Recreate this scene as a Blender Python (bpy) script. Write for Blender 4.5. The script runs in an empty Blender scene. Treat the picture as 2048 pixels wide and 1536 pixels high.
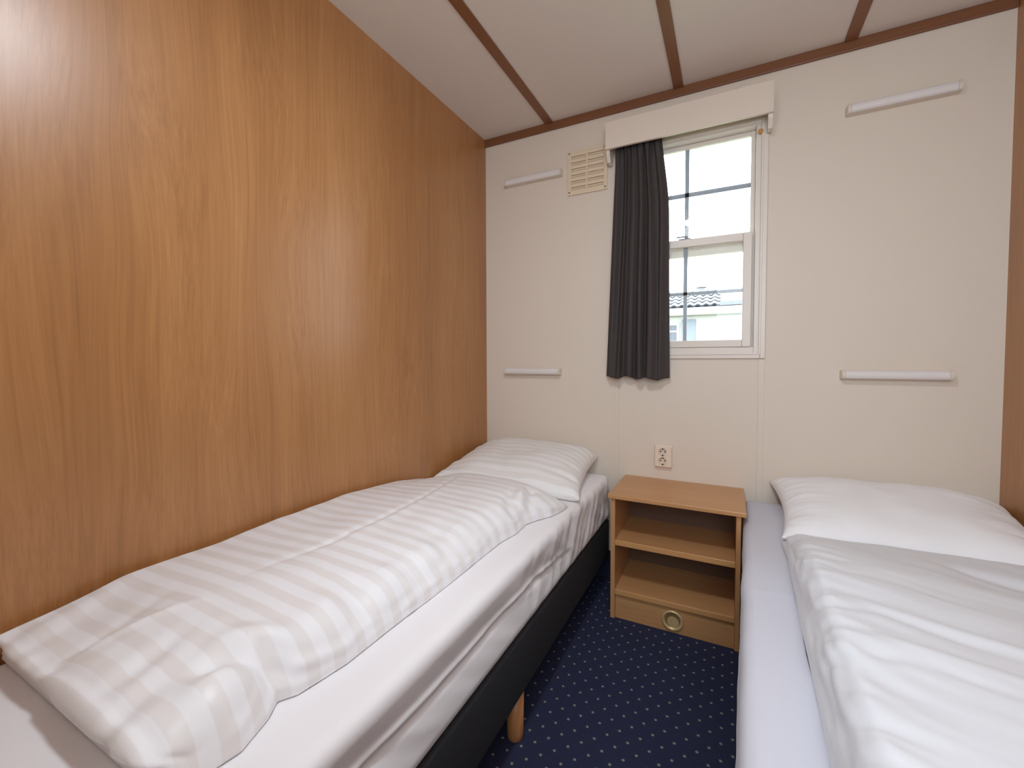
import bpy, bmesh, math, random
import numpy as np
from mathutils import Vector, Matrix, noise

random.seed(7)
scene = bpy.context.scene
COL = scene.collection
PI = math.pi
LAMP, LAMP_C = 14.8, (.92, 1.02, 1.12)
SKY, SKY_C = 9.2, (.95, 1.03, 1.13)

# ------------------------------------------------------------------ materials
def new_mat(name):
    m = bpy.data.materials.new(name)
    m.use_nodes = True
    nt = m.node_tree
    b = nt.nodes['Principled BSDF']
    return m, nt, b

def srgb(r, g, b):
    def f(c):
        c /= 255.0
        return c / 12.92 if c <= .04045 else ((c + .055) / 1.055) ** 2.4
    return (f(r), f(g), f(b), 1)

def plain(name, col, rough=.5, metal=0, spec=.5, bump=0, bscale=200, var=0):
    m, nt, b = new_mat(name)
    b.inputs['Base Color'].default_value = col
    b.inputs['Roughness'].default_value = rough
    b.inputs['Metallic'].default_value = metal
    b.inputs['Specular IOR Level'].default_value = spec
    tc = nt.nodes.new('ShaderNodeTexCoord')
    n = nt.nodes.new('ShaderNodeTexNoise')
    n.inputs['Scale'].default_value = bscale
    n.inputs['Detail'].default_value = 4
    nt.links.new(tc.outputs['Object'], n.inputs['Vector'])
    if var:
        mx = nt.nodes.new('ShaderNodeMix'); mx.data_type = 'RGBA'
        mx.inputs[6].default_value = tuple(c * (1 - var) for c in col[:3]) + (1,)
        mx.inputs[7].default_value = tuple(min(1, c * (1 + var)) for c in col[:3]) + (1,)
        nt.links.new(n.outputs['Fac'], mx.inputs[0])
        nt.links.new(mx.outputs[2], b.inputs['Base Color'])
    if bump:
        bp = nt.nodes.new('ShaderNodeBump')
        bp.inputs['Strength'].default_value = bump
        bp.inputs['Distance'].default_value = .002
        nt.links.new(n.outputs['Fac'], bp.inputs['Height'])
        nt.links.new(bp.outputs['Normal'], b.inputs['Normal'])
    return m

def wood(name, dark, mid, light, axis, rough=.34, fine=230, broad=9, contrast=1.0, bump=.06, wavy=1.0, seed=0.0, spec=.5):
    """Veneer with grain running along `axis` (0 x, 1 y, 2 z)."""
    m, nt, b = new_mat(name)
    L = nt.links
    tc = nt.nodes.new('ShaderNodeTexCoord')
    def mapped(across, along, off=0):
        mp = nt.nodes.new('ShaderNodeMapping')
        s = [across] * 3; s[axis] = along
        mp.inputs['Scale'].default_value = s
        mp.inputs['Location'].default_value = (off + seed, off * 1.7 + seed, off * .6)
        return mp
    # gentle warp so that the lines lean and swell
    wn = nt.nodes.new('ShaderNodeTexNoise'); wn.inputs['Scale'].default_value = 1.0; wn.inputs['Detail'].default_value = 1
    mw = mapped(4.0, 1.0, 3.1); L.new(tc.outputs['Object'], mw.inputs['Vector']); L.new(mw.outputs[0], wn.inputs['Vector'])
    sub = nt.nodes.new('ShaderNodeVectorMath'); sub.operation = 'SUBTRACT'; sub.inputs[1].default_value = (.5, .5, .5)
    L.new(wn.outputs['Color'], sub.inputs[0])
    scl = nt.nodes.new('ShaderNodeVectorMath'); scl.operation = 'MULTIPLY'
    amp = [.07 * wavy] * 3; amp[axis] = 0
    scl.inputs[1].default_value = amp
    L.new(sub.outputs[0], scl.inputs[0])
    add = nt.nodes.new('ShaderNodeVectorMath'); add.operation = 'ADD'
    L.new(tc.outputs['Object'], add.inputs[0]); L.new(scl.outputs[0], add.inputs[1])
    def nz(across, along, det, off, vec, rgh=.55):
        mp = mapped(across, along, off); L.new(vec, mp.inputs['Vector'])
        n = nt.nodes.new('ShaderNodeTexNoise'); n.inputs['Scale'].default_value = 1; n.inputs['Detail'].default_value = det
        n.inputs['Roughness'].default_value = rgh
        L.new(mp.outputs[0], n.inputs['Vector']); return n.outputs['Fac']
    a = nz(broad, .35, 2, 0.0, add.outputs[0])
    c = nz(fine * .33, 1.0, 3, 5.3, add.outputs[0])
    d = nz(fine, 2.5, 2, 9.9, add.outputs[0])
    e = nz(3.0, .5, 1, 14.2, tc.outputs['Object'])
    def math2(op, x, y):
        n = nt.nodes.new('ShaderNodeMath'); n.operation = op
        for i, q in enumerate((x, y)):
            if isinstance(q, (int, float)): n.inputs[i].default_value = q
            else: L.new(q, n.inputs[i])
        return n.outputs[0]
    s = math2('ADD', math2('MULTIPLY', a, .55 * contrast), math2('MULTIPLY', c, .55 * contrast))
    s = math2('ADD', s, math2('MULTIPLY', d, .5 * contrast))
    s = math2('ADD', s, math2('MULTIPLY', e, .35 * contrast))
    s = math2('ADD', math2('SUBTRACT', s, .975 * contrast), .5)
    cr = nt.nodes.new('ShaderNodeValToRGB')
    cr.color_ramp.elements[0].position = .2; cr.color_ramp.elements[0].color = dark
    cr.color_ramp.elements[1].position = .8; cr.color_ramp.elements[1].color = light
    q = cr.color_ramp.elements.new(.5); q.color = mid
    L.new(s, cr.inputs[0]); L.new(cr.outputs[0], b.inputs['Base Color'])
    b.inputs['Roughness'].default_value = rough
    b.inputs['Specular IOR Level'].default_value = spec
    if bump:
        bp = nt.nodes.new('ShaderNodeBump'); bp.inputs['Strength'].default_value = bump; bp.inputs['Distance'].default_value = .001
        L.new(d, bp.inputs['Height']); L.new(bp.outputs['Normal'], b.inputs['Normal'])
    return m

def linen(name, col, stripe=None, period=.052, axis=1, rough=.6, phase=0.0):
    """White bed linen; `stripe` gives the colour of woven damask bands across `axis` (by UV-free object coordinate)."""
    m, nt, b = new_mat(name); L = nt.links
    tc = nt.nodes.new('ShaderNodeTexCoord')
    b.inputs['Base Color'].default_value = col
    b.inputs['Roughness'].default_value = rough
    b.inputs['Sheen Weight'].default_value = .15
    b.inputs['Sheen Roughness'].default_value = .4
    b.inputs['Specular IOR Level'].default_value = .3
    if stripe:
        uv = nt.nodes.new('ShaderNodeUVMap'); uv.uv_map = 'UVMap'
        sp = nt.nodes.new('ShaderNodeSeparateXYZ'); L.new(uv.outputs[0], sp.inputs[0])
        mu = nt.nodes.new('ShaderNodeMath'); mu.operation = 'MULTIPLY_ADD'; mu.inputs[1].default_value = 1 / period; mu.inputs[2].default_value = phase
        L.new(sp.outputs[1], mu.inputs[0])
        fr = nt.nodes.new('ShaderNodeMath'); fr.operation = 'FRACT'; L.new(mu.outputs[0], fr.inputs[0])
        cr = nt.nodes.new('ShaderNodeValToRGB')
        el = cr.color_ramp.elements
        el[0].position = .0; el[0].color = (0, 0, 0, 1)
        el[1].position = .05; el[1].color = (1, 1, 1, 1)
        e2 = el.new(.48); e2.color = (1, 1, 1, 1)
        e3 = el.new(.53); e3.color = (0, 0, 0, 1)
        L.new(fr.outputs[0], cr.inputs[0])
        mx = nt.nodes.new('ShaderNodeMix'); mx.data_type = 'RGBA'
        mx.inputs[6].default_value = col; mx.inputs[7].default_value = stripe
        L.new(cr.outputs[0], mx.inputs[0]); L.new(mx.outputs[2], b.inputs['Base Color'])
        mr = nt.nodes.new('ShaderNodeMapRange'); mr.inputs['To Min'].default_value = rough; mr.inputs['To Max'].default_value = rough - .26
        L.new(cr.outputs[0], mr.inputs[0]); L.new(mr.outputs[0], b.inputs['Roughness'])
    n = nt.nodes.new('ShaderNodeTexNoise'); n.inputs['Scale'].default_value = 90; n.inputs['Detail'].default_value = 3
    L.new(tc.outputs['Object'], n.inputs['Vector'])
    bp = nt.nodes.new('ShaderNodeBump'); bp.inputs['Strength'].default_value = .08; bp.inputs['Distance'].default_value = .002
    L.new(n.outputs['Fac'], bp.inputs['Height']); L.new(bp.outputs['Normal'], b.inputs['Normal'])
    return m

def carpet():
    m, nt, b = new_mat('navy_carpet'); L = nt.links
    tc = nt.nodes.new('ShaderNodeTexCoord')
    def mask(ox, oy):
        mp = nt.nodes.new('ShaderNodeMapping'); mp.vector_type = 'POINT'
        mp.inputs['Location'].default_value = (-ox / .0592 + .5, -oy / .06 + .5, 0)
        mp.inputs['Scale'].default_value = (1 / .0592, 1 / .06, 0)
        L.new(tc.outputs['Object'], mp.inputs['Vector'])
        fr = nt.nodes.new('ShaderNodeVectorMath'); fr.operation = 'FRACTION'; L.new(mp.outputs[0], fr.inputs[0])
        ds = nt.nodes.new('ShaderNodeVectorMath'); ds.operation = 'DISTANCE'; ds.inputs[1].default_value = (.5, .5, 0)
        L.new(fr.outputs[0], ds.inputs[0])
        nz = nt.nodes.new('ShaderNodeTexNoise'); nz.inputs['Scale'].default_value = 420; L.new(tc.outputs['Object'], nz.inputs['Vector'])
        ad = nt.nodes.new('ShaderNodeMath'); ad.operation = 'MULTIPLY_ADD'; ad.inputs[1].default_value = .07; L.new(nz.outputs['Fac'], ad.inputs[0]); L.new(ds.outputs['Value'], ad.inputs[2])
        mr = nt.nodes.new('ShaderNodeMapRange'); mr.inputs['From Min'].default_value = .075; mr.inputs['From Max'].default_value = .12
        mr.inputs['To Min'].default_value = 1; mr.inputs['To Max'].default_value = 0
        L.new(ad.outputs[0], mr.inputs[0]); return mr.outputs[0]
    a, c = mask(-.330, 1.203), mask(-.330 + .0296, 1.233)
    mxm = nt.nodes.new('ShaderNodeMath'); mxm.operation = 'MAXIMUM'; L.new(a, mxm.inputs[0]); L.new(c, mxm.inputs[1])
    pn = nt.nodes.new('ShaderNodeTexNoise'); pn.inputs['Scale'].default_value = 300; pn.inputs['Detail'].default_value = 3
    L.new(tc.outputs['Object'], pn.inputs['Vector'])
    base = nt.nodes.new('ShaderNodeMix'); base.data_type = 'RGBA'
    base.inputs[6].default_value = srgb(33, 36, 58); base.inputs[7].default_value = srgb(58, 62, 88)
    L.new(pn.outputs['Fac'], base.inputs[0])
    mx = nt.nodes.new('ShaderNodeMix'); mx.data_type = 'RGBA'
    mx.inputs[7].default_value = srgb(150, 142, 134)
    L.new(mxm.outputs[0], mx.inputs[0]); L.new(base.outputs[2], mx.inputs[6]); L.new(mx.outputs[2], b.inputs['Base Color'])
    b.inputs['Roughness'].default_value = .95; b.inputs['Specular IOR Level'].default_value = .1
    bp = nt.nodes.new('ShaderNodeBump'); bp.inputs['Strength'].default_value = .5; bp.inputs['Distance'].default_value = .003
    L.new(pn.outputs['Fac'], bp.inputs['Height']); L.new(bp.outputs['Normal'], b.inputs['Normal'])
    return m

def glass_mat():
    m = bpy.data.materials.new('window_glass'); m.use_nodes = True
    nt = m.node_tree; nt.nodes.clear()
    o = nt.nodes.new('ShaderNodeOutputMaterial'); t = nt.nodes.new('ShaderNodeBsdfTransparent'); g = nt.nodes.new('ShaderNodeBsdfGlossy')
    g.inputs['Roughness'].default_value = .02; t.inputs[0].default_value = (.97, .98, .98, 1)
    f = nt.nodes.new('ShaderNodeFresnel'); f.inputs[0].default_value = 1.3
    mx = nt.nodes.new('ShaderNodeMixShader')
    nt.links.new(f.outputs[0], mx.inputs[0]); nt.links.new(t.outputs[0], mx.inputs[1]); nt.links.new(g.outputs[0], mx.inputs[2])
    nt.links.new(mx.outputs[0], o.inputs[0])
    return m

def emit_mat(name, col, s):
    m, nt, b = new_mat(name)
    b.inputs['Base Color'].default_value = col
    b.inputs['Emission Color'].default_value = col
    b.inputs['Emission Strength'].default_value = s
    return m

M = {}
M['beech_wall'] = wood('beech_laminate_wall', srgb(150, 101, 58), srgb(173, 121, 72), srgb(190, 139, 88), 2, rough=.36, spec=.75, contrast=.85, wavy=2.4)
M['trim'] = wood('brown_batten', srgb(104, 65, 42), srgb(122, 78, 50), srgb(136, 90, 58), 0, rough=.4, contrast=.6, wavy=.2)
M['trim_y'] = wood('brown_batten_lengthwise', srgb(114, 72, 46), srgb(132, 86, 55), srgb(146, 98, 64), 1, rough=.4, contrast=.6, wavy=.2)
M['beech'] = wood('beech_furniture', srgb(176, 128, 82), srgb(196, 146, 98), srgb(206, 160, 112), 0, rough=.35, contrast=.7, wavy=.4, fine=260)
M['beech_z'] = wood('beech_furniture_upright', srgb(176, 128, 82), srgb(196, 146, 98), srgb(206, 160, 112), 2, rough=.35, contrast=.7, wavy=.4, fine=260)
M['hardboard_shaded'] = wood('brown_hardboard_shaded', srgb(96, 72, 56), srgb(108, 82, 64), srgb(118, 92, 72), 0, rough=.6, contrast=.4, wavy=.2)  # brown back panel, coloured darker to deepen the shade inside the nightstand
M['edge'] = wood('beech_edge_band', srgb(186, 132, 80), srgb(204, 152, 98), srgb(214, 166, 114), 0, rough=.35, contrast=.5, wavy=.2)
M['leg'] = wood('beech_leg', srgb(166, 110, 66), srgb(188, 130, 82), srgb(200, 146, 98), 2, rough=.4, contrast=.6, wavy=.2)
M['cream'] = plain('cream_wall', srgb(222, 211, 197), .55, bump=.05, bscale=140)
M['cream_strip'] = plain('cream_strip', srgb(222, 211, 197), .45)
M['ceiling'] = plain('ceiling_panel', srgb(224, 216, 208), .7, bump=.04, bscale=120)
M['pvc'] = plain('white_plastic_frame', srgb(226, 218, 208), .35)
M['alu'] = plain('grey_glazing_bar', srgb(150, 155, 162), .4)
M['pelmet'] = plain('cream_pelmet', srgb(224, 212, 198), .45, bump=.03, bscale=90)
M['bracket'] = plain('white_bracket', srgb(222, 215, 203), .4)
M['lamp_white'] = plain('white_diffuser', srgb(226, 222, 220), .35)
M['lamp_base'] = plain('cream_lamp_base', srgb(221, 211, 198), .4)
M['vent'] = plain('aged_cream_plastic', srgb(224, 208, 182), .45, var=.05, bscale=25)
M['vent_dark'] = plain('vent_recess', srgb(190, 168, 140), .7)
M['screw'] = plain('dark_screw', srgb(70, 52, 40), .5)
M['socket'] = plain('cream_socket_plastic', srgb(232, 216, 198), .3)
M['socket_well'] = plain('socket_well', srgb(222, 206, 188), .4)
M['hole'] = plain('dark_hole', srgb(40, 30, 24), .7)
M['brass'] = plain('brass_ring', srgb(214, 186, 136), .35, metal=.25)
M['brass_dark'] = plain('brass_ring_inside', srgb(130, 96, 58), .5)
M['charcoal'] = plain('charcoal_upholstery', srgb(38, 38, 42), .9, bump=.6, bscale=420, var=.25)
M['sheet_blue'] = linen('pale_blue_grey_sheet', srgb(203, 204, 214))
M['sheet'] = linen('fitted_sheet_cotton', srgb(236, 234, 236))
M['duvet_striped'] = linen('striped_damask_linen', srgb(239, 240, 243), srgb(233, 231, 231), period=.05, rough=.62, phase=.305)
M['pillow_striped'] = linen('striped_damask_pillowcase', srgb(239, 240, 240), srgb(231, 230, 228), period=.046, rough=.6)
M['duvet_plain'] = linen('plain_white_linen', srgb(218, 221, 226), rough=.5)
M['pillow_plain'] = linen('plain_pillowcase', srgb(242, 244, 247), rough=.55)
M['curtain'] = plain('charcoal_curtain_cloth', srgb(62, 56, 55), .75, bump=.25, bscale=500, var=.08)
M['carpet'] = carpet()
M['glass'] = glass_mat()
M['stain'] = plain('brown_plug', srgb(196, 138, 80), .6, var=.15, bscale=120)
M['lamp_glass'] = emit_mat('opal_lamp_glass', (1, .95, .88, 1), LAMP * .1)
M['chalet_wall'] = plain('white_cladding', srgb(156, 155, 150), .7)
M['tile'] = plain('grey_roof_tile', srgb(120, 124, 130), .6, var=.1, bscale=8)
M['tile_shade'] = plain('tile_lip_shade', srgb(40, 44, 50), .7)  # dark colour on the tile lips paints the shade lines between rows
M['gutter'] = plain('pale_gutter', srgb(134, 132, 124), .5)
M['shutter'] = plain('blue_grey_shutter', srgb(98, 104, 110), .6)
M['dark_glass'] = plain('dark_window_pane', srgb(70, 74, 80), .45)
M['flue'] = plain('grey_flue', srgb(104, 104, 106), .5)
M['white_panel'] = plain('white_roof_panel', srgb(142, 142, 140), .5)
M['grass'] = plain('grass', srgb(112, 124, 88), .9, var=.3, bscale=30)

# ------------------------------------------------------------------ builders
BASE = {}
def props(o, label=None, cat=None, group=None, kind=None):
    if label: o['label'] = label
    if cat: o['category'] = cat
    if group: o['group'] = group
    if kind: o['kind'] = kind
    return o

def thing(name, label, cat, loc, group=None, kind=None):
    o = bpy.data.objects.new(name, None)
    o.empty_display_size = .05
    COL.objects.link(o); o.location = loc
    BASE[o.name] = Vector(loc)
    return props(o, label, cat, group, kind)

def link_mesh(name, me, mat, parent=None, loc=(0, 0, 0), smooth=False):
    base = BASE[parent.name] if parent is not None else Vector(loc)
    me.transform(Matrix.Translation(-base))
    for m in (mat if isinstance(mat, (list, tuple)) else [mat]):
        me.materials.append(m)
    if smooth:
        for p in me.polygons: p.use_smooth = True
    o = bpy.data.objects.new(name, me); COL.objects.link(o)
    if parent is not None: o.parent = parent
    else: o.location = loc
    BASE[o.name] = base
    return o

class MB:
    def __init__(s): s.bm = bmesh.new()
    def box(s, x0, x1, y0, y1, z0, z1, bev=0, seg=2):
        b = bmesh.new()
        bmesh.ops.create_cube(b, size=1)
        for v in b.verts:
            v.co = Vector((x0 + (v.co.x + .5) * (x1 - x0), y0 + (v.co.y + .5) * (y1 - y0), z0 + (v.co.z + .5) * (z1 - z0)))
        if bev:
            bmesh.ops.bevel(b, geom=b.edges[:], offset=bev, segments=seg, profile=.5, affect='EDGES', clamp_overlap=True)
        return s.join(b)
    def join(s, b):
        me = bpy.data.meshes.new('tmp'); b.to_mesh(me); b.free(); s.bm.from_mesh(me); bpy.data.meshes.remove(me); return s
    def cyl(s, c0, c1, r0, r1=None, n=24, cap=True):
        r1 = r0 if r1 is None else r1
        c0, c1 = Vector(c0), Vector(c1); d = c1 - c0
        b = bmesh.new()
        bmesh.ops.create_cone(b, cap_ends=cap, segments=n, radius1=r0, radius2=r1, depth=d.length)
        q = d.to_track_quat('Z', 'Y').to_matrix().to_4x4()
        bmesh.ops.transform(b, matrix=Matrix.Translation((c0 + c1) / 2) @ q, verts=b.verts)
        return s.join(b)
    def lathe(s, prof, c, axis='Z', n=40):
        """prof: (radius, height) pairs turned about axis through c"""
        b = bmesh.new(); rings = []
        for r, h in prof:
            ring = []
            for i in range(n):
                a = 2 * PI * i / n
                if axis == 'Z': p = (r * math.cos(a), r * math.sin(a), h)
                else: p = (r * math.cos(a), h, r * math.sin(a))
                ring.append(b.verts.new(Vector(c) + Vector(p)))
            rings.append(ring)
        for k in range(len(rings) - 1):
            for i in range(n):
                b.faces.new((rings[k][i], rings[k][(i + 1) % n], rings[k + 1][(i + 1) % n], rings[k + 1][i]))
        b.faces.new(rings[-1]); b.faces.new(rings[0][::-1])
        bmesh.ops.recalc_face_normals(b, faces=b.faces)
        return s.join(b)
    def prism(s, poly, x0, x1, bev=0):
        """poly in (y, z), extruded along x"""
        b = bmesh.new()
        A = [b.verts.new((x0, y, z)) for y, z in poly]; B = [b.verts.new((x1, y, z)) for y, z in poly]
        b.faces.new(A); b.faces.new(B[::-1])
        for i in range(len(poly)):
            j = (i + 1) % len(poly); b.faces.new((A[i], B[i], B[j], A[j]))
        bmesh.ops.recalc_face_normals(b, faces=b.faces)
        if bev: bmesh.ops.bevel(b, geom=b.edges[:], offset=bev, segments=2, affect='EDGES', clamp_overlap=True)
        return s.join(b)
    def build(s, name, mat, parent=None, loc=(0, 0, 0), smooth=False):
        me = bpy.data.meshes.new(name); s.bm.to_mesh(me); s.bm.free()
        return link_mesh(name, me, mat, parent, loc, smooth)

def frame_mb(mb, x0, x1, z0, z1, w, y0, y1, bev=.0015):
    """rectangular frame in the xz plane; w = (left, right, bottom, top)"""
    l, r, bo, t = w
    mb.box(x0, x0 + l, y0, y1, z0, z1, bev); mb.box(x1 - r, x1, y0, y1, z0, z1, bev)
    mb.box(x0 + l, x1 - r, y0, y1, z0, z0 + bo, bev); mb.box(x0 + l, x1 - r, y0, y1, z1 - t, z1, bev)
    return mb

def copy_tree(o, loc, parent=None):
    c = o.copy(); COL.objects.link(c)
    if parent is not None: c.parent = parent
    else: c.location = loc
    for ch in o.children: copy_tree(ch, None, c)
    return c

def grid_mesh(name, P, uv=None, close_bottom=None, Q=None):
    """P: (n, m, 3) array of points -> open grid mesh. close_bottom z closes it underneath."""
    n, m, _ = P.shape
    verts = [tuple(P[i, j]) for i in range(n) for j in range(m)]
    faces = [(i * m + j, i * m + j + 1, (i + 1) * m + j + 1, (i + 1) * m + j) for i in range(n - 1) for j in range(m - 1)]
    if close_bottom is not None:
        off = len(verts)
        verts += [((P if Q is None else Q)[i, j, 0], (P if Q is None else Q)[i, j, 1], close_bottom) if 0 < i < n - 1 and 0 < j < m - 1 else tuple(P[i, j]) for i in range(n) for j in range(m)]
        faces += [tuple(off + k for k in f[::-1]) for f in faces]
    me = bpy.data.meshes.new(name)
    me.from_pydata(verts, [], faces)
    if uv is not None:
        lay = me.uv_layers.new(name='UVMap')
        flat = uv.reshape(-1, 2)
        nn = len(flat)
        idx = np.empty(len(me.loops), dtype=np.int32); me.loops.foreach_get('vertex_index', idx)
        lay.data.foreach_set('uv', flat[idx % nn].astype(np.float32).ravel())
    if close_bottom is not None:
        b = bmesh.new(); b.from_mesh(me); bmesh.ops.remove_doubles(b, verts=b.verts, dist=1e-6)
        bmesh.ops.recalc_face_normals(b, faces=b.faces)
        b.to_mesh(me); b.free()
    return me

def normals_of(P):
    du = np.gradient(P, axis=1); dv = np.gradient(P, axis=0)
    N = np.cross(du, dv); L = np.linalg.norm(N, axis=2, keepdims=True); L[L < 1e-12] = 1
    N = N / L
    N[N[..., 2].mean() < 0 if False else np.zeros(N.shape[:2], bool)] *= -1
    return N

def fbm(X, Y, Z=0.0, sc=1.0, octv=3, seed=0.0):
    out = np.zeros(X.shape); f = np.vectorize(lambda a, b, c: noise.fractal(Vector((a, b, c)), .9, 2.0, octv))
    return f(X * sc + seed, Y * sc + seed * .7, np.zeros_like(X) + Z + seed * 1.3)

def ridged(X, Y, seed, octv=2):
    f = np.vectorize(lambda a, b: 1 - abs(noise.fractal(Vector((a, b, seed)), 1.0, 2.0, octv)) * 1.8)
    return f(X, Y)

def seg_dist(X, Y, pts):
    """distance to a polyline and the position along it (0..1)"""
    D = np.full(X.shape, 1e9); S = np.zeros(X.shape)
    pts = np.array(pts, float); L = np.r_[0, np.cumsum(np.hypot(*np.diff(pts, axis=0).T))]
    for k in range(len(pts) - 1):
        a, b = pts[k], pts[k + 1]; d = b - a; l2 = d @ d
        t = np.clip(((X - a[0]) * d[0] + (Y - a[1]) * d[1]) / l2, 0, 1)
        q = np.hypot(X - a[0] - t * d[0], Y - a[1] - t * d[1])
        s = (L[k] + t * math.sqrt(l2)) / L[-1]
        S = np.where(q < D, s, S); D = np.minimum(D, q)
    return D, S

def fold(X, Y, pts, w, amp, taper=.3):
    D, S = seg_dist(X, Y, pts)
    t = np.clip(np.minimum(S, 1 - S) / taper, 0, 1); t = t * t * (3 - 2 * t) * .85 + .15
    return amp * t * np.exp(-(D / w) ** 2)

def sstep(a, b, x):
    t = np.clip((x - a) / (b - a), 0, 1); return t * t * (3 - 2 * t)

def rounded_box(name, lo, hi, r, res, disp=None):
    res = (res,) * 3 if isinstance(res, (int, float)) else res
    """box surface with rounded edges, built as a dense grid so that it can carry wrinkles"""
    lo, hi = np.array(lo, float), np.array(hi, float)
    b = bmesh.new()
    n = [max(2, int(round((hi[k] - lo[k]) / res[k]))) for k in range(3)]
    def axis_pts(k):
        # extra samples inside the rounded zone
        inner = np.linspace(lo[k] + r, hi[k] - r, n[k] + 1)
        e = r * (1 - np.cos(np.linspace(0, PI / 2, 5)))[:-1]
        return np.r_[lo[k] + e, inner, (hi[k] - e)[::-1]]
    A = [axis_pts(k) for k in range(3)]
    vs = {}
    def V(p):
        key = tuple(np.round(p, 6))
        if key not in vs: vs[key] = b.verts.new(p)
        return vs[key]
    for k in range(3):
        i, j = [q for q in range(3) if q != k]
        for side in (lo[k], hi[k]):
            for a in range(len(A[i]) - 1):
                for c in range(len(A[j]) - 1):
                    pts = []
                    for (ii, jj) in ((a, c), (a + 1, c), (a + 1, c + 1), (a, c + 1)):
                        p = [0, 0, 0]; p[k] = side; p[i] = A[i][ii]; p[j] = A[j][jj]; pts.append(V(p))
                    b.faces.new(pts)
    for v in b.verts:
        p = np.array(v.co); inn = np.clip(p, lo + r, hi - r); d = p - inn; l = np.linalg.norm(d)
        nrm = d / l if l > 1e-9 else np.zeros(3)
        q = inn + nrm * r
        if disp is not None: q = q + disp(q, nrm)
        v.co = q
    bmesh.ops.recalc_face_normals(b, faces=b.faces)
    me = bpy.data.meshes.new(name); b.to_mesh(me); b.free()
    return me

# ------------------------------------------------------------------ room shell
XL, XR, YF, YB, ZC = -1.22, .851, 2.15, -.60, 2.322
def struct(o): o['kind'] = 'structure'; return o

struct(MB().box(XL - .1, XR + .1, YB - 1.0, YF + .1, -.08, 0).build('floor', M['carpet']))
struct(MB().box(XL - .1, XR + .1, YB - .1, YF + .1, ZC, ZC + .06).build('ceiling', M['ceiling'], loc=(0, 0, ZC)))
struct(MB().box(XL - .06, XL, YB, YF, 0, ZC).build('wall_left', M['beech_wall'], loc=(XL, 0, 0)))
struct(MB().box(XR, XR + .06, YB, YF, 0, ZC).build('wall_right', M['beech_wall'], loc=(XR, 0, 0)))
WX0, WX1, WZ0, WZ1 = -.490, .130, 1.107, 2.125          # window opening
wf = MB()
wf.box(XL - .06, WX0, YF, YF + .09, 0, ZC); wf.box(WX1, XR + .06, YF, YF + .09, 0, ZC)
wf.box(WX0, WX1, YF, YF + .09, 0, WZ0); wf.box(WX0, WX1, YF, YF + .09, WZ1, ZC)
struct(wf.build('wall_front', M['cream'], loc=(0, YF, 0)))
BX0, BX1, BZ0, BZ1 = -.15, .75, 1.12, 2.12                # unseen window added behind the camera for fill daylight
wb = MB()
wb.box(XL - .06, BX0, YB - .06, YB, 0, ZC); wb.box(BX1, XR + .06, YB - .06, YB, 0, ZC)
wb.box(BX0, BX1, YB - .06, YB, BZ1, ZC); wb.box(BX0, BX1, YB - .06, YB, 0, BZ0)
struct(wb.build('wall_back', M['cream'], loc=(0, YB, 0)))
w2 = thing('added_window', 'unseen window added behind the viewer for fill daylight', 'window', ((BX0 + BX1) / 2, YB, BZ0), kind='structure')
frame_mb(MB(), BX0 + .001, BX1 - .001, BZ0 + .001, BZ1 - .001, (.035,) * 4, YB - .05, YB - .01, .002).build('frame', M['pvc'], w2)
MB().box(BX0 + .03, BX1 - .03, YB - .032, YB - .028, BZ0 + .03, BZ1 - .03).build('pane', M['glass'], w2)

# battens: along the wall top, across the ceiling, down the right corner, cover strips below the window
t1 = struct(MB().box(XL + .001, XR - .001, YF - .012, YF, ZC - .040, ZC, .002).build('trim_1', M['trim'], loc=(0, YF, ZC)))
for k, x in enumerate((-.836, -.2145, .3995)):
    struct(MB().box(x - .0205, x + .0205, YB + .002, YF - .0125, ZC - .007, ZC, .0015).build('trim_%d' % (k + 2), M['trim_y'], loc=(x, 0, ZC)))
struct(MB().box(XL + .001, XR - .001, YF - .007, YF, .0005, .14, .002).build('shade_strip_front', M['carpet'], loc=(0, YF, 0)))  # dark carpet strip added to darken the wall foot under the bed
struct(MB().box(.113, .136, YF - .003, YF, .142, 1.098, .001).build('trim_5', M['cream_strip'], loc=(.125, YF, 0)))
struct(MB().box(-.496, -.473, YF - .003, YF, .142, 1.098, .001).build('trim_6', M['cream_strip'], loc=(-.485, YF, 0)))

# ------------------------------------------------------------------ window
win = thing('window_1', 'white sash window with grey glazing bars and half drawn curtain', 'window', (-.18, YF, 1.10), kind='structure')
CX = -.18
cas = MB()
frame_mb(cas, CX - .317, CX + .317, 1.100, 2.118, (.020, .020, .024, .03), YF - .012, YF, .003)
frame_mb(cas, CX - .299, CX + .299, 1.117, 2.10, (.0075, .0075, .0075, .009), YF - .016, YF - .011, .001)
cas.build('casing', M['pvc'], win)
fr = MB()
frame_mb(fr, WX0 + .001, WX1 - .001, WZ0 + .001, WZ1 - .001, (.036, .036, .040, .045), YF - .004, YF + .075, .002)
fr.build('frame', M['pvc'], win)
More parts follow.
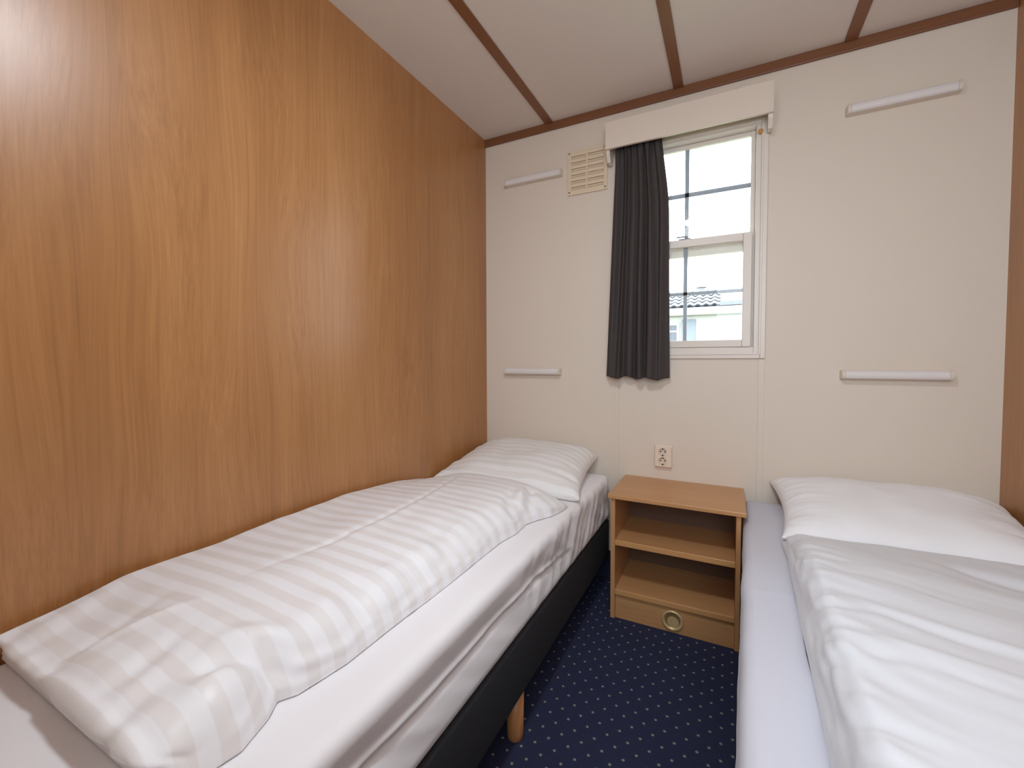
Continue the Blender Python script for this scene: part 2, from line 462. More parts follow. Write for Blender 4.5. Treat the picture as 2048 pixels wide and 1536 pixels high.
# upper sash, set further out
us = MB(); frame_mb(us, CX - .2728, CX + .2728, 1.568, 2.078, (.018, .018, .058, .018), YF + .036, YF + .060, .002)
st = MB(); st.box(CX - .2735, CX - .238, YF + .0305, YF + .0355, 1.149, 1.64); st.box(CX + .238, CX + .2735, YF + .0305, YF + .0355, 1.149, 1.64); st.box(CX - .238, CX + .238, YF + .0305, YF + .0355, 1.149, 1.176)
st.build('sash_stop', M['pvc'], win)
us_o = us.build('upper_sash', M['pvc'], win)
ls = MB(); frame_mb(ls, CX - .2635, CX + .2635, 1.1505, 1.6425, (.034, .034, .032, .036), YF + .002, YF + .030, .003)
ls_o = ls.build('lower_sash', M['pvc'], win)
MB().box(CX - .2555, CX + .2555, YF + .046, YF + .049, 1.62, 2.062).build('pane', M['glass'], us_o)
MB().box(CX - .2300, CX + .2300, YF + .014, YF + .017, 1.18, 1.608).build('pane', M['glass'], ls_o)
g = MB(); g.box(CX - .0092, CX + .0092, YF + .0505, YF + .0545, 1.626, 2.060, .001); g.box(CX - .255, CX + .255, YF + .0505, YF + .0545, 1.845, 1.866, .001)
g.build('glazing_bar', M['alu'], us_o)
g = MB(); g.box(CX - .0085, CX + .0085, YF + .0185, YF + .0225, 1.1825, 1.6065, .001); g.box(CX - .2295, CX + .2295, YF + .0185, YF + .0225, 1.390, 1.405, .001)
g.build('glazing_bar', M['alu'], ls_o)
la = MB(); la.box(CX - .030, CX + .022, YF + .008, YF + .026, 1.6425, 1.6485, .002); la.cyl((CX + .003, YF + .016, 1.648), (CX + .003, YF + .016, 1.656), .008)
la.box(CX - .042, CX + .006, YF + .011, YF + .020, 1.6545, 1.6605, .002)
la.build('latch', M['alu'], win)
MB().cyl((.1065, YF - .0165, 2.047), (.1065, YF - .0158, 2.047), .0105, n=20).build('plug', M['stain'], win)['label'] = 'brown round plug on the window trim'

# ------------------------------------------------------------------ pelmet, curtain
pel = thing('pelmet', 'long cream pelmet board above the window and curtain', 'pelmet', (-.19, YF, 2.08))
MB().box(-.523, .146, 2.050, 2.064, 2.077, 2.200, .001).build('front_board', M['pelmet'], pel)
MB().box(-.523, .146, 2.0645, YF - .0005, 2.186, 2.200, .001).build('top_board', M['pelmet'], pel)
ep = [(2.0645, 2.1855), (2.0645, 2.085), (2.068, 2.062), (2.088, 2.030), (2.128, 2.030), (2.137, 2.060), (2.137, 2.1855)]
MB().prism(ep, -.522, -.506, .001).build('bracket', M['bracket'], pel)
MB().prism(ep, .129, .145, .001).build('bracket', M['bracket'], pel)
MB().box(-.505, .128, 2.098, 2.106, 2.160, 2.1855, .001).build('curtain_rail', M['bracket'], pel)

def curtain():
    n, m = 150, 200
    z0, z1 = 1.012, 2.156
    P = np.zeros((n, m, 3)); s = np.linspace(0, 1, m)
    folds = [(.07, .055, .8), (.24, .045, 1.0), (.40, .05, .75), (.54, .045, 1.1), (.70, .055, 1.25), (.90, .07, .8)]
    for i in range(n):
        t = i / (n - 1); z = z1 + (z0 - z1) * t
        xl = -.482 + (-.530 + .482) * t ** .9
        xr = -.283 + (.030) * sstep(0, .35, np.array(t)) + .012 * t
        head = 1 - sstep(.02, .16, np.array(t))           # tight pencil pleats at the heading
        wob = .012 * math.sin(5 * t + 1) * t
        y = np.zeros(m)
        for k, (c, w, a) in enumerate(folds):
            cc = c + .03 * math.sin(2.2 * t + k * 1.7) * t + wob * (k % 2 - .5)
            y += a * np.exp(-((s - cc) / (w * (1 + .25 * t))) ** 2)
        y = y - .55
        y = y * (.020 + .026 * t)
        y += head * .006 * np.sin(2 * PI * s * 14) + .0025 * np.sin(2 * PI * s * 9 + 2 * t) * (1 - .6 * t)
        P[i, :, 0] = xl + (xr - xl) * (s + .012 * np.sin(2 * PI * s * 5 + 1.5) * (1 - head))
        P[i, :, 1] = 2.101 - y * .9 - .004 * t - head * .006
        P[i, :, 2] = z + (.006 * np.sin(2 * PI * s * 3.2 + .7) - .006 * sstep(.3, .9, s)) * t
    P[..., 1] += .0012 * fbm(P[..., 0], P[..., 2], sc=14, seed=2)
    me = grid_mesh('curtain', P[::-1])
    o = link_mesh('curtain', me, M['curtain'], None, (-.39, 2.1, 1.01), True)
    sol = o.modifiers.new('thickness', 'SOLIDIFY'); sol.thickness = .0022; sol.offset = 0
    return o
cu = curtain()
props(cu, 'dark charcoal pleated curtain drawn to one side of the window', 'curtain')

# ------------------------------------------------------------------ vent grille
def vent():
    x0, x1, z0, z1 = -.737, -.535, 1.930, 2.150
    r = thing('vent_grille', 'aged cream slotted ventilation grille beside the curtain', 'vent', ((x0 + x1) / 2, YF, z0))
    mb = MB(); ya, yb = YF - .009, YF - .003
    cx = (x0 + x1) / 2 - .002
    cols = [(x0 + .018, cx - .004), (cx + .004, x1 - .018)]
    mb.box(x0, x0 + .018, ya, yb, z0, z1, .0015); mb.box(x1 - .018, x1, ya, yb, z0, z1, .0015); mb.box(cx - .004, cx + .004, ya, yb, z0 + .024, z1 - .012, .001)
    zs = z0 + .024; pitch = (z1 - .012 - zs) / 6.0; slot = pitch * .48
    mb.box(x0 + .018, x1 - .018, ya, yb, z0, zs, .001)
    for k in range(6):
        za = zs + k * pitch
        for a, b in cols: mb.box(a, b, ya, yb, za + slot, za + pitch, .0012)
    mb.box(x0 + .018, x1 - .018, ya, yb, z1 - .012, z1, .001)
    mb.build('plate', M['vent'], r)
    MB().box(x0 + .004, x1 - .004, YF - .0029, YF, z0 + .004, z1 - .004).build('backing', M['vent_dark'], r)
    sl = MB()
    for k in range(6):
        for a, b in cols:
            za = zs + k * pitch
            sl.prism([(YF - .003, za + slot * .2), (YF - .0075, za + slot * .45), (YF - .0065, za + slot * .75), (YF - .003, za + slot * .55)], a, b)
    sl.build('louvre', M['vent'], r)
    for x, z in ((x0 + .009, z0 + .014), (x0 + .009, z1 - .012), (x1 - .010, z0 + .014), (x1 - .010, z1 - .012)):
        MB().cyl((x, ya - .0012, z), (x, ya + .0005, z), .0035, n=12).build('screw', M['screw'], r)
vent()

# ------------------------------------------------------------------ strip lights
def strip_light(loc, label):
    """loc = left end, on the wall, mid height"""
    x, y, z = loc
    r = thing('strip_light', label, 'wall light', (x, y, z), 'white strip lights on the cream wall')
    Ln = .321
    MB().box(x, x + Ln, y - .030, y + .0008, z - .0165, z + .0165, .002).build('base', M['lamp_base'], r)
    prof = [(y - .0305, z - .0165)]
    for k in range(13):
        a = -PI / 2 + PI * k / 12
        prof.append((y - .031 - .011 * math.cos(a), z + .0165 * math.sin(a)))
    prof.append((y - .0305, z + .0165))
    MB().prism(prof, x + .0125, x + Ln - .0125).build('diffuser', M['lamp_white'], r, smooth=False)
    for a, b in ((x + .001, x + .012), (x + Ln - .012, x + Ln - .001)):
        pf = [(p - (.001 if 0 < i < len(prof) - 1 else 0), z + (q - z) * 1.06) for i, (p, q) in enumerate(prof)]
        MB().prism(pf, a, b, .0015).build('end_cap', M['lamp_base'], r)
    return r
st0 = strip_light((-1.090, YF, 1.036), 'white strip light low on the wall above the striped pillow')
for loc, lab in (((-1.085, YF, 2.052), 'white strip light high in the corner beside the vent grille'),
                 ((.392, YF, 1.036), 'white strip light low on the wall above the plain pillow'),
                 ((.390, YF, 2.052), 'white strip light high on the wall right of the window')):
    c = copy_tree(st0, loc); c['label'] = lab

# ------------------------------------------------------------------ socket
def socket():
    x0, x1, z0, z1 = -.302, -.228, .594, .695
    cx = (x0 + x1) / 2
    r = thing('wall_socket', 'cream double wall socket above the nightstand', 'socket', (cx, YF, z0))
    MB().box(x0 - .003, x1 + .003, YF - .010, YF, z0 - .003, z1 + .003, .006, 3).build('surround', M['socket'], r)
    cov = MB().box(x0, x1, YF - .024, YF - .0101, z0, z1, .005, 3).build('cover', M['socket'], r)
    cuts = []
    for zc in (z1 - .031, z1 - .0735):
        c = MB().cyl((cx - .0015, YF - .03, zc), (cx - .0015, YF - .0125, zc), .0185, n=40).build('cutter', M['socket'], r)
        md = cov.modifiers.new('well', 'BOOLEAN'); md.object = c; md.solver = 'EXACT'; cuts.append(c)
    bpy.context.view_layer.update()
    me2 = bpy.data.meshes.new_from_object(cov.evaluated_get(bpy.context.evaluated_depsgraph_get()))
    cov.modifiers.clear(); cov.data = me2
    for c in cuts: bpy.data.objects.remove(c)
    for zc in (z1 - .031, z1 - .0735):
        cxx = cx - .0015
        w = MB().lathe([(.0183, -.0135), (.0183, -.0126)], (cxx, YF, zc), 'Y').build('socket_well', M['socket_well'], r)
        for dx in (-.0095, .0095):
            MB().cyl((cxx + dx, YF - .0142, zc + .001), (cxx + dx, YF - .0137, zc + .001), .0032, n=14).build('pin_hole', M['hole'], w)
        for dz in (-.0155, .0155):
            MB().box(cxx - .003, cxx + .003, YF - .0225, YF - .0137, zc + dz - .002, zc + dz + .002, .0005).build('earth_clip', M['hole'], w)
socket()

# ------------------------------------------------------------------ nightstand
def nightstand():
    r = thing('nightstand', 'low open beech nightstand with two shelves between the beds', 'nightstand', (-.19, 1.98, 0))
    MB().box(-.441, .067, 1.800, YF - .001, .516, .534, .003, 2).build('top', M['beech'], r)
    MB().box(-.4315, -.4135, 1.815, 2.140, .001, .5155, .001).build('side_panel', M['beech_z'], r)
    MB().box(.034, .050, 1.815, 2.140, .001, .5155, .001).build('side_panel', M['beech_z'], r)
    MB().box(-.413, .0335, 2.128, 2.140, .001, .5155).build('back_panel', M['hardboard_shaded'], r)
    for z in (.3385, .128):
        s = MB().box(-.413, .0335, 1.8195, 2.1275, z - .022, z, .0005).build('shelf', M['beech'], r)
        MB().box(-.413, .0335, 1.814, 1.8193, z - .022, z + .0005, .002).build('edge_band', M['edge'], s)
    k = MB().box(-.413, .0335, 1.826, 1.842, .001, .1055, .0008).build('plinth', M['beech'], r)
    rg = MB().lathe([(.029, -.001), (.031, -.007), (.035, -.010), (.039, -.009), (.0415, -.005), (.0415, -.0005)], (-.185, 1.826, .0525), 'Y', 48).build('vent_ring', M['brass'], k, smooth=True)
    rg['label'] = 'round brass ring let into the plinth'
    MB().lathe([(.0285, -.0035), (.0285, -.0030)], (-.185, 1.826, .0525), 'Y', 40).build('ring_inside', M['brass_dark'], rg)
    MB().lathe([(.022, -.0045), (.022, -.0040)], (-.183, 1.826, .047), 'Y', 40).build('ring_flap', M['brass'], rg)
nightstand()

# ------------------------------------------------------------------ beds
def bed(loc, w, length, zb, zm, zt, label, disp=None, rot=0, sheet=None):
    """loc = centre of the head end on the floor; bed runs towards -y"""
    r = thing('bed', label, 'bed', loc, 'single beds')
    x, y, _ = loc; x0, x1, y0, y1 = x - w / 2, x + w / 2, y - length, y
    link_mesh('base', rounded_box('base', (x0 + .006, y0 + .006, zb), (x1 - .006, y1 - .004, zm - .001), .012, .12), M['charcoal'], r, smooth=True)
    link_mesh('mattress', rounded_box('mattress', (x0, y0, zm), (x1, y1, zt), .032, (.022, .0125, .006), disp), sheet or M['sheet'], r, smooth=True)['label'] = 'mattress in a white fitted sheet'
    for sy, inset in ((y0 + .10, .035), (y - length / 2, .035), (y1 - .10, .16)):
        for sx in (x0 + inset, x1 - inset):
            mb = MB(); mb.lathe([(.0215, .0005), (.0235, .003), (.0245, .02), (.0255, zb - .0005)], (sx, sy, 0), 'Z', 28)
            mb.build('leg', M['leg'], r, smooth=True)
    r.rotation_euler.z = rot
    return r

def sheet_left(p, n):
    x, y, z = p; d = np.zeros(3)
    if n[0] > .2:      # aisle side: long slack crease, slanting drape folds, gathers at the head
        h = (z - .32) / .215
        a = 0.0
        crease_h = .50 + .09 * math.sin(2.1 * y + .9) + .03 * math.sin(7 * y)
        wgt = float(sstep(.15, .4, np.array(y))) * (1 - float(sstep(1.25, 1.6, np.array(y))))
        q = h - crease_h
        a -= .013 * math.exp(-(q / .24) ** 2) * wgt
        a += .0055 * math.exp(-((q - .035) / .035) ** 2) * wgt
        a -= .004 * math.exp(-((q + .05) / .04) ** 2) * wgt
        v = noise.fractal(Vector((y * 9 + h * 3.0, h * 1.2, 3.1)), 1, 2, 2)
        a += .006 * v * math.exp(-((h - .45) / .3) ** 2)
        v2 = noise.fractal(Vector((y * 16 - h * 2.5, h * 1.0, 8.1)), 1, 2, 2)
        a += .009 * v2 * float(sstep(.9, 1.5, np.array(y)))
        a += .005 * math.sin(y * 80 + 3 * h) * float(sstep(1.85, 2.05, np.array(y))) * (1 - abs(h - .5))
        a *= max(0.0, min(1.0, (h + .02) * 4)) if h < .25 else 1
        d[0] += a * n[0] - .003
    if n[2] > .2:
        d[2] += .0010 * noise.fractal(Vector((x * 6, y * 4, 1.7)), 1, 2, 2)
    return d
bed((-.8575, 2.108, 0), .713, 2.01, .14, .32, .535, 'narrow bed with a dark base and bare sheet beside the beech wall', sheet_left)

def sheet_right(p, n):
    x, y, z = p; d = np.zeros(3)
    if n[0] < -.2:
        h = (z - .30) / .20
        d[0] += .003 * noise.fractal(Vector((y * 6, h * 2, 5.5)), 1, 2, 2) + .004 * math.exp(-((h - .45) / .25) ** 2) * (1 - float(sstep(1.2, 1.6, np.array(y)))) * -1
        d[0] += .003
    if n[2] > .2:
        d[2] += .0010 * noise.fractal(Vector((x * 7, y * 5, 4.7)), 1, 2, 2)
        d[2] += .0016 * math.exp(-((y - 1.27 - .1 * (x - .1)) / .012) ** 2) * (x < .3)
    return d
RB_ROT = math.atan(.033)
bed((.4545, 2.108, 0), .782, 2.01, .12, .30, .50, 'wider bed with pale sheet overlapping the nightstand edge', sheet_right, -RB_ROT, M['sheet_blue'])

# ------------------------------------------------------------------ pillows
def pillow(name, mat, label, xc, yf, yr, hx, T, zf, zr, floor_z, seed, rot=0, skew=.0, grp='bed pillows'):
    n, m = 110, 130
    v = np.linspace(-1, 1, n)[:, None] * np.ones((1, m)); u = np.ones((n, 1)) * np.linspace(-1, 1, m)[None, :]
    # denser near the seam
    u = np.sin(u * PI / 2) * .5 + u * .5; v = np.sin(v * PI / 2) * .5 + v * .5
    yc, hy = (yf + yr) / 2, (yr - yf) / 2
    px = u * hx * (1 - .075 * (1 - v ** 2)); py = v * hy * (1 - .05 * (1 - u ** 2))
    t = np.clip((1 - np.abs(u) ** 3.2) * (1 - np.abs(v) ** 3.0), 0, 1) ** .46
    X = xc + px * math.cos(rot) - py * math.sin(rot); Y = yc + px * math.sin(rot) + py * math.cos(rot)
    X = X - skew * (py + hy) * (u + 1) / 2
    zm = zf + (zr - zf) * sstep(-1, 1, v)
    w = fbm(X, Y, sc=6, octv=2, seed=seed) * .009
    # gathers running in from the side seams
    edge = np.exp(-((1 - np.abs(u)) / .22) ** 2) + .7 * np.exp(-((1 - np.abs(v)) / .2) ** 2)
    w += .007 * fbm(X * .25, Y, sc=26, octv=2, seed=seed + 4) * np.exp(-((1 - np.abs(u)) / .3) ** 2)
    top = zm + T * t + w * np.clip(t * 2, 0, 1)
    bot = np.maximum(zm - T * .9 * t, floor_z)
    top = np.maximum(top, floor_z + .003)
    P = np.stack([X, Y, top], 2); Q = np.stack([X, Y, np.minimum(bot, top - .002 * np.clip(t * 3, 0, 1))], 2)
    Q[0], Q[-1], Q[:, 0], Q[:, -1] = P[0], P[-1], P[:, 0], P[:, -1]
    vs = [tuple(p) for p in P.reshape(-1, 3)] + [tuple(p) for p in Q.reshape(-1, 3)]
    fs = [(i * m + j, i * m + j + 1, (i + 1) * m + j + 1, (i + 1) * m + j) for i in range(n - 1) for j in range(m - 1)]
    fs += [tuple(n * m + k for k in f[::-1]) for f in fs]
    me = bpy.data.meshes.new(name); me.from_pydata(vs, [], fs)
    lay = me.uv_layers.new(name='UVMap')
    uvs = np.stack([X, py], 2).reshape(-1, 2); idx = np.empty(len(me.loops), dtype=np.int32); me.loops.foreach_get('vertex_index', idx)
    lay.data.foreach_set('uv', uvs[idx % (n * m)].astype(np.float32).ravel())
    b = bmesh.new(); b.from_mesh(me); bmesh.ops.remove_doubles(b, verts=b.verts, dist=1e-6); b.to_mesh(me); b.free()
    o = link_mesh(name, me, mat, None, (xc, yc, floor_z), True)
    props(o, label, 'pillow', grp)
    return o, (X, Y, P, Q, u, v)

pl, pld = pillow('pillow', M['pillow_striped'], 'striped white pillow propped against the wall beside the beech panel', -.857, 1.620, 2.136, .352, .094, .552, .610, .540, 3.0, skew=.13)
pr, prd = pillow('pillow', M['pillow_plain'], 'plain white pillow on the wider bed past the nightstand', .502, 1.645, 2.136, .342, .086, .520, .578, .506, 11.0)

# ------------------------------------------------------------------ duvets
def interp(pts, y):
    a = np.array(pts); return np.interp(y, a[:, 0], a[:, 1])

def duvet(name, mat, label, y0, y1, xl_pts, xr_pts, T_fn, z0, wl, wr, wf, wh, seed, detail, n=300, m=200, foot=None, headcurve=None, grp='duvets'):
    """closed quilt: y0 foot .. y1 head, edges given as (y, x) polylines, T_fn(X, Y) = thickness"""
    sv = np.linspace(0, 1, n); su = np.linspace(0, 1, m)
    # edge parametrisation: quarter round over wl / wr / wf / wh then flat
    def prof(s, L, wa, wb):
        # returns position (0..L) and height factor 0..1
        la, lb = wa * 1.35, wb * 1.35
        tot = la + (L - wa - wb) + lb
        d = s * tot
        pos = np.where(d < la, wa * (1 - np.cos(np.clip(d / la, 0, 1) * PI / 2)), np.where(d > tot - lb, L - wb * (1 - np.cos(np.clip((tot - d) / lb, 0, 1) * PI / 2)), wa + d - la))
        h = np.where(d < la, np.sin(np.clip(d / la, 0, 1) * PI / 2), np.where(d > tot - lb, np.sin(np.clip((tot - d) / lb, 0, 1) * PI / 2), 1))
        return pos, h
    ypos, hv = prof(sv, y1 - y0, wf, wh)
    X = np.zeros((n, m)); Y = np.zeros((n, m)); H = np.zeros((n, m))
    for i in range(n):
        y = y0 + ypos[i]; a, b = interp(xl_pts, y), interp(xr_pts, y)
        xp, hu = prof(su, b - a, wl, wr)
        X[i] = a + xp; Y[i] = y; H[i] = hu * hv[i]
    if headcurve is not None: Y = Y + headcurve(X, Y)
    H = np.clip(H, 0, 1)
    Tk = T_fn(X, Y)
    Z = z0 + .001 + Tk * H
    D = detail(X, Y, H)
    Z = Z + D * np.clip(H * 1.6, 0, 1)
    Z = np.maximum(Z, z0 + .001 + .0 * H)
    P = np.stack([X, Y, Z], 2)
    # bulge the steep sides outwards along the normal
    N = normals_of(P)
    if N[n // 2, m // 2, 2] < 0: N = -N
    Dn = (fbm(X * 3 + Z * 5, Y, sc=9, octv=2, seed=seed + 2) * .006) * np.clip(H * 3, 0, 1) * (1 - H ** 3) * sstep(y0 + .03, y0 + .14, P[..., 1])
    P = P + N * Dn[..., None]
    P[..., 2] = np.maximum(P[..., 2], z0 + .001)
    return P

# left duvet, lying along the beech wall
lx = [(.0, -1.207), (1.8, -1.207)]
rx = [(.2, -.628), (.30, -.624), (.36, -.612), (.415, -.632), (.443, -.650), (.468, -.634), (.56, -.618), (.677, -.617), (.9, -.611), (1.036, -.612), (1.16, -.612), (1.25, -.598), (1.34, -.603), (1.40, -.585), (1.47, -.552), (1.55, -.535), (1.7, -.535)]
def TL(X, Y):
    base = .088 - .030 * (1 - sstep(.25, .46, Y))
    base = base - .050 * sstep(1.15, 1.62, Y) * sstep(-.95, -1.2, X)
    base = base + .012 * np.exp(-((X + .86) / .2) ** 2) - .006
    base = base - .030 * sstep(1.32, 1.5, Y) * sstep(-.70, -.56, X)
    base = base - .010 * sstep(1.45, 1.62, Y)
    return base
def DL(X, Y, H):
    d = .007 * fbm(X, Y, sc=5, octv=2, seed=1.0)
    # a long crease down the middle
    d += fold(X, Y, [(-.98, 1.52), (-.94, 1.30), (-.91, 1.05), (-.90, .80), (-.93, .55)], .012, -.005, .25)
    d += fold(X, Y, [(-.955, 1.50), (-.915, 1.28), (-.885, 1.05), (-.875, .8)], .022, .004, .25)
    # soft gathers at the foot, running along the quilt
    A = X + .28 * Y; warp = .03 * fbm(X, Y, sc=6, octv=1, seed=12.0)
    foot = 1 - sstep(.30, .50, Y)
    d += foot * .017 * fbm((A + warp) * 1.0, Y * .16, sc=10, octv=2, seed=21.0)
    for pts, w, a in (([(-.985, .28), (-.935, .38), (-.90, .46)], .013, .007), ([(-.80, .27), (-.815, .34), (-.83, .41)], .022, -.010)):
        d += fold(X, Y, pts, w, a, .5)
    d -= .003 * np.exp(-((Y - .300) / .006) ** 2) * sstep(-1.2, -1.15, X)
    # pinched fold on the aisle edge near the foot
    d += fold(X, Y, [(-.60, .455), (-.66, .445), (-.71, .40), (-.735, .35)], .022, -.015, .25)
    d += fold(X, Y, [(-.61, .487), (-.67, .480), (-.73, .440), (-.775, .39)], .024, .009, .3)
    d += fold(X, Y, [(-.63, .40), (-.68, .375), (-.70, .33)], .028, .008, .4)
    # dimples along the aisle side and near the pillow
    g = sstep(-.80, -.66, X)
    d += g * .008 * fbm(X * .5, Y, sc=11, octv=2, seed=6.0)
    for pts, w, a in (([(-.60, 1.22), (-.66, 1.30), (-.70, 1.42)], .018, -.012), ([(-.60, 1.33), (-.63, 1.42), (-.66, 1.52)], .016, -.014), ([(-.59, 1.28), (-.64, 1.37), (-.68, 1.47)], .018, .010),
                      ([(-.60, .90), (-.68, .93), (-.74, 1.0)], .03, -.006), ([(-.60, .60), (-.68, .64), (-.72, .70)], .035, -.010), ([(-.60, .78), (-.67, .80)], .03, -.007)):
        d += fold(X, Y, pts, w, a, .35)
    return d
def headL(X, Y):
    return -sstep(1.1, 1.62, Y) * (.035 * sstep(-.80, -.55, X) - .015 * sstep(-.95, -1.2, X))
P = duvet('duvet', None, '', .268, 1.605, lx, rx, TL, .5375, .018, .085, .022, .10, 1.0, DL, headcurve=headL)
# the cover's hem at the foot hangs forward over the filled part
Q = P.copy()
ft = 1 - sstep(.268, .42, P[..., 1])
P[..., 1] -= .030 * ft * sstep(.568, .590, P[..., 2])
uvL = np.stack([P[..., 0], P[..., 1]], 2)
me = grid_mesh('duvet', P, uvL, close_bottom=.538, Q=Q)
dl = link_mesh('duvet', me, M['duvet_striped'], None, (-.9, .95, .535), True)
props(dl, 'striped white duvet folded lengthwise along the beech wall', 'duvet', 'duvets')

# right duvet
lxr = [(.0, .128), (.767, .140), (.911, .145), (1.061, .148), (1.3, .155), (1.5, .163), (1.62, .160), (1.8, .160)]
rxr = [(.0, .800), (1.2, .822), (1.8, .838)]
def TR(X, Y):
    b = .088 - .022 * sstep(1.25, 1.62, Y) + .012 * np.sin((Y - .3) * 3.0)
    b = b - .022 * np.exp(-(((X - .60) / .10) ** 2 + ((Y - 1.42) / .07) ** 2)) - .018 * np.exp(-(((X - .74) / .07) ** 2 + ((Y - 1.36) / .06) ** 2))
    return b
def DR(X, Y, H):
    A = X * .90 - Y * .42; B = X * .42 + Y * .90       # A runs along the drag folds, B across
    e = np.exp(-((X - .15) / .16))
    e = np.exp(-((X - .14) / .10) ** 2)
    wv = .03 * fbm(X, Y, sc=5, octv=1, seed=2.0)
    d = fbm(A * .30, B + wv, sc=7, octv=2, seed=4.0) * .008
    d += fbm(A * .25, B + wv, sc=22, octv=2, seed=9.0) * (.0014 + .009 * e)
    d += .010 * fbm(X, Y, sc=4, octv=2, seed=5.0)
    for pts, w, a in (([(.15, 1.10), (.25, 1.12), (.42, 1.05), (.62, .95)], .018, .006), ([(.15, 1.07), (.27, 1.085), (.45, 1.0)], .016, -.005),
                      ([(.15, .93), (.24, .965), (.40, .93), (.60, .85)], .018, .005), ([(.15, .90), (.26, .92), (.42, .87)], .016, -.005),
                      ([(.16, 1.30), (.28, 1.33), (.42, 1.28)], .02, .004), ([(.16, 1.24), (.28, 1.27), (.5, 1.18)], .02, -.004),
                      ([(.47, 1.52), (.60, 1.47), (.70, 1.43)], .02, -.009), ([(.55, 1.35), (.66, 1.33), (.78, 1.38)], .018, .009)):
        d += fold(X, Y, pts, w, a, .35)
    return d
P = duvet('duvet', None, '', .13, 1.640, lxr, rxr, TR, .5045, .055, .03, .06, .05, 9.0, DR)
me = grid_mesh('duvet', P, np.stack([P[..., 0], P[..., 1]], 2), close_bottom=.505)
dr = link_mesh('duvet', me, M['duvet_plain'], None, (.48, .9, .50), True)
props(dr, 'plain white duvet spread rumpled over the wider bed', 'duvet', 'duvets')

# ------------------------------------------------------------------ ceiling lamp (out of the frame, lights the room)
lp = thing('ceiling_lamp', 'round opal ceiling lamp on the white ceiling', 'lamp', (-.25, .48, ZC))
MB().lathe([(.13, -.0005), (.13, -.02), (.125, -.022)], (-.25, .48, ZC), 'Z').build('base', M['pvc'], lp)
MB().lathe([(.120, -.0225), (.118, -.045), (.10, -.070), (.06, -.088), (.01, -.092)], (-.25, .48, ZC), 'Z').build('shade', M['lamp_glass'], lp, smooth=True)
def light(name, kind, loc, rot, energy, col, **kw):
    d = bpy.data.lights.new(name, kind); d.energy = energy; d.color = col
    for k, v in kw.items(): setattr(d, k, v)
    o = bpy.data.objects.new(name, d); COL.objects.link(o); o.location = loc; o.rotation_euler = rot
    return o
light('ceiling_lamp_down', 'AREA', (-.25, .48, ZC - .105), (0, 0, 0), LAMP * .75, LAMP_C, shape='DISK', size=.22)
light('ceiling_lamp_bulb', 'POINT', (-.25, .48, ZC - .19), (0, 0, 0), LAMP * .25, LAMP_C, shadow_soft_size=.09)
# sky portals: daylight comes in by the window and by the added window behind the camera
for nm, lc, rt, sx, sy in (('added_window_portal', ((BX0 + BX1) / 2, YB - .062, (BZ0 + BZ1) / 2), PI / 2, BX1 - BX0, BZ1 - BZ0), ('window_portal', (CX, YF + .10, 1.615), -PI / 2, .62, 1.02)):
    light(nm, 'AREA', lc, (rt, 0, 0), 1, (1, 1, 1), shape='RECTANGLE', size=sx, size_y=sy).data.cycles.is_portal = True

# ------------------------------------------------------------------ outdoors
struct(MB().box(-14, 16, YF + .2, 30, -.62, -.60).build('ground', M['grass']))
ch = thing('holiday_chalet', 'pale chalet with grey tiled roof seen through the window', 'chalet', (-.3, 9, -.60))
wallm = MB().box(-4.5, 3.2, 9.0, 12.4, -.60, 1.93).build('wall', M['chalet_wall'], ch)
MB().box(-4.7, 3.3, 8.72, 9.05, 1.90, 2.045, .03).build('gutter', M['gutter'], ch)
def tiles():
    rows, m, per = 5, 330, .137
    xs = np.linspace(-4.7, -.15, m); prof = np.sin(xs * 2 * PI / per)
    ca, sa, pitch = math.cos(.5), math.sin(.5), .163
    vs, fs, mi = [], [], []
    for r in range(rows):
        s0, s1 = r * pitch, (r + 1) * pitch + .02
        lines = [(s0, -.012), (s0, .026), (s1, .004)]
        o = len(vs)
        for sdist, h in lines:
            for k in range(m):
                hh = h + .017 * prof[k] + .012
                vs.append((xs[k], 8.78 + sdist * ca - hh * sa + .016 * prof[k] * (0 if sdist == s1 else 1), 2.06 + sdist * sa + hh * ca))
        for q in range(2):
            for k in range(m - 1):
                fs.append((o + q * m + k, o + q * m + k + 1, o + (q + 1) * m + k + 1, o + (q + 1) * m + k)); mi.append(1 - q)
    me = bpy.data.meshes.new('roof'); me.from_pydata(vs, [], fs)
    me.polygons.foreach_set('material_index', mi)
    return me
ro = link_mesh('roof', tiles(), [M['tile'], M['tile_shade']], ch)
MB().prism([(8.82, 2.03), (12.5, 2.03), (12.5, 2.06), (9.48, 2.40)], -4.69, 3.28).build('roof_deck', M['tile'], ch)
MB().box(-.14, 3.2, 8.75, 9.5, 2.125, 2.38, .01).build('roof_panel', M['white_panel'], ch)
MB().box(-.15, 3.25, 8.72, 9.65, 2.055, 2.124).build('roof_edge', M['dark_glass'], ch)
cf = MB(); cf.cyl((-.48, 9.25, 2.15), (-.48, 9.25, 2.46), .055); cf.cyl((-.48, 9.25, 2.465), (-.48, 9.25, 2.50), .10); cf.box(-.58, -.38, 9.12, 9.32, 2.17, 2.27, .01)
cf.build('flue', M['flue'], ch)
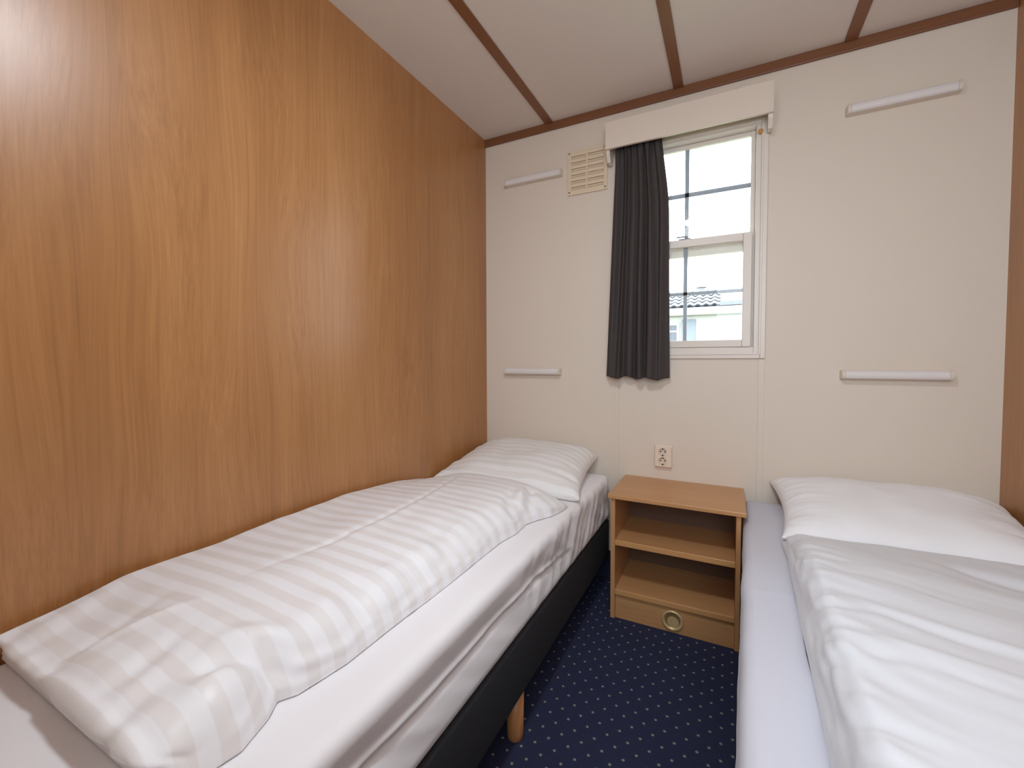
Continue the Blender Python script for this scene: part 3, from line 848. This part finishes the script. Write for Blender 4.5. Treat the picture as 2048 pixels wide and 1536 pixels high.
wd = MB(); frame_mb(wd, -1.42, -.84, .85, 1.79, (.05, .05, .05, .05), 8.965, 9.0, .004)
wdo = wd.build('window', M['white_panel'], ch)
MB().box(-1.38, -.88, 8.985, 8.995, .89, 1.75).build('pane', M['dark_glass'], wdo)
gb = MB(); gb.box(-1.045, -1.015, 8.97, 8.984, .90, 1.74); gb.box(-1.375, -.885, 8.97, 8.984, 1.61, 1.64); gb.box(-1.375, -.885, 8.97, 8.984, 1.30, 1.33)
gb.build('glazing_bar', M['white_panel'], wdo)
MB().box(-.80, -.56, 8.96, 8.998, .84, 1.84, .006).build('shutter', M['shutter'], ch)

# overcast sky
w = bpy.data.worlds.new('overcast_sky'); scene.world = w; w.use_nodes = True
bg = w.node_tree.nodes['Background']
bg.inputs[0].default_value = SKY_C + (1,); bg.inputs[1].default_value = SKY

# ------------------------------------------------------------------ camera
F, YAW, PITCH, ROLL, CXP, CYP = 866.587, .483356, -.0353804, .00350103, 1001.924, 749.403
cd = bpy.data.cameras.new('camera'); cam = bpy.data.objects.new('camera', cd); COL.objects.link(cam)
cd.sensor_fit = 'HORIZONTAL'; cd.sensor_width = 36
cd.lens = F / 2048 * 36
cd.shift_x = (1024 - CXP) / 2048
cd.shift_y = -(768 - CYP) / 2048
cd.clip_start = .01
f = Vector((-math.sin(YAW) * math.cos(PITCH), math.cos(YAW) * math.cos(PITCH), math.sin(PITCH)))
r0 = Vector((math.cos(YAW), math.sin(YAW), 0)); d0 = f.cross(r0)
rr = r0 * math.cos(ROLL) + d0 * math.sin(ROLL); dd = -r0 * math.sin(ROLL) + d0 * math.cos(ROLL)
R3 = Matrix((rr, -dd, -f)).transposed()
cam.matrix_world = Matrix.Translation((0, 0, 1.10)) @ R3.to_4x4()
scene.camera = cam

vs = scene.view_settings
scene.display_settings.display_device = 'sRGB'
vs.view_transform = 'Standard'; vs.look = 'None'; vs.gamma = 1; vs.use_curve_mapping = False
vs.exposure = 0.0
scene.cycles.max_bounces = 10; scene.cycles.diffuse_bounces = 6; scene.cycles.transparent_max_bounces = 12
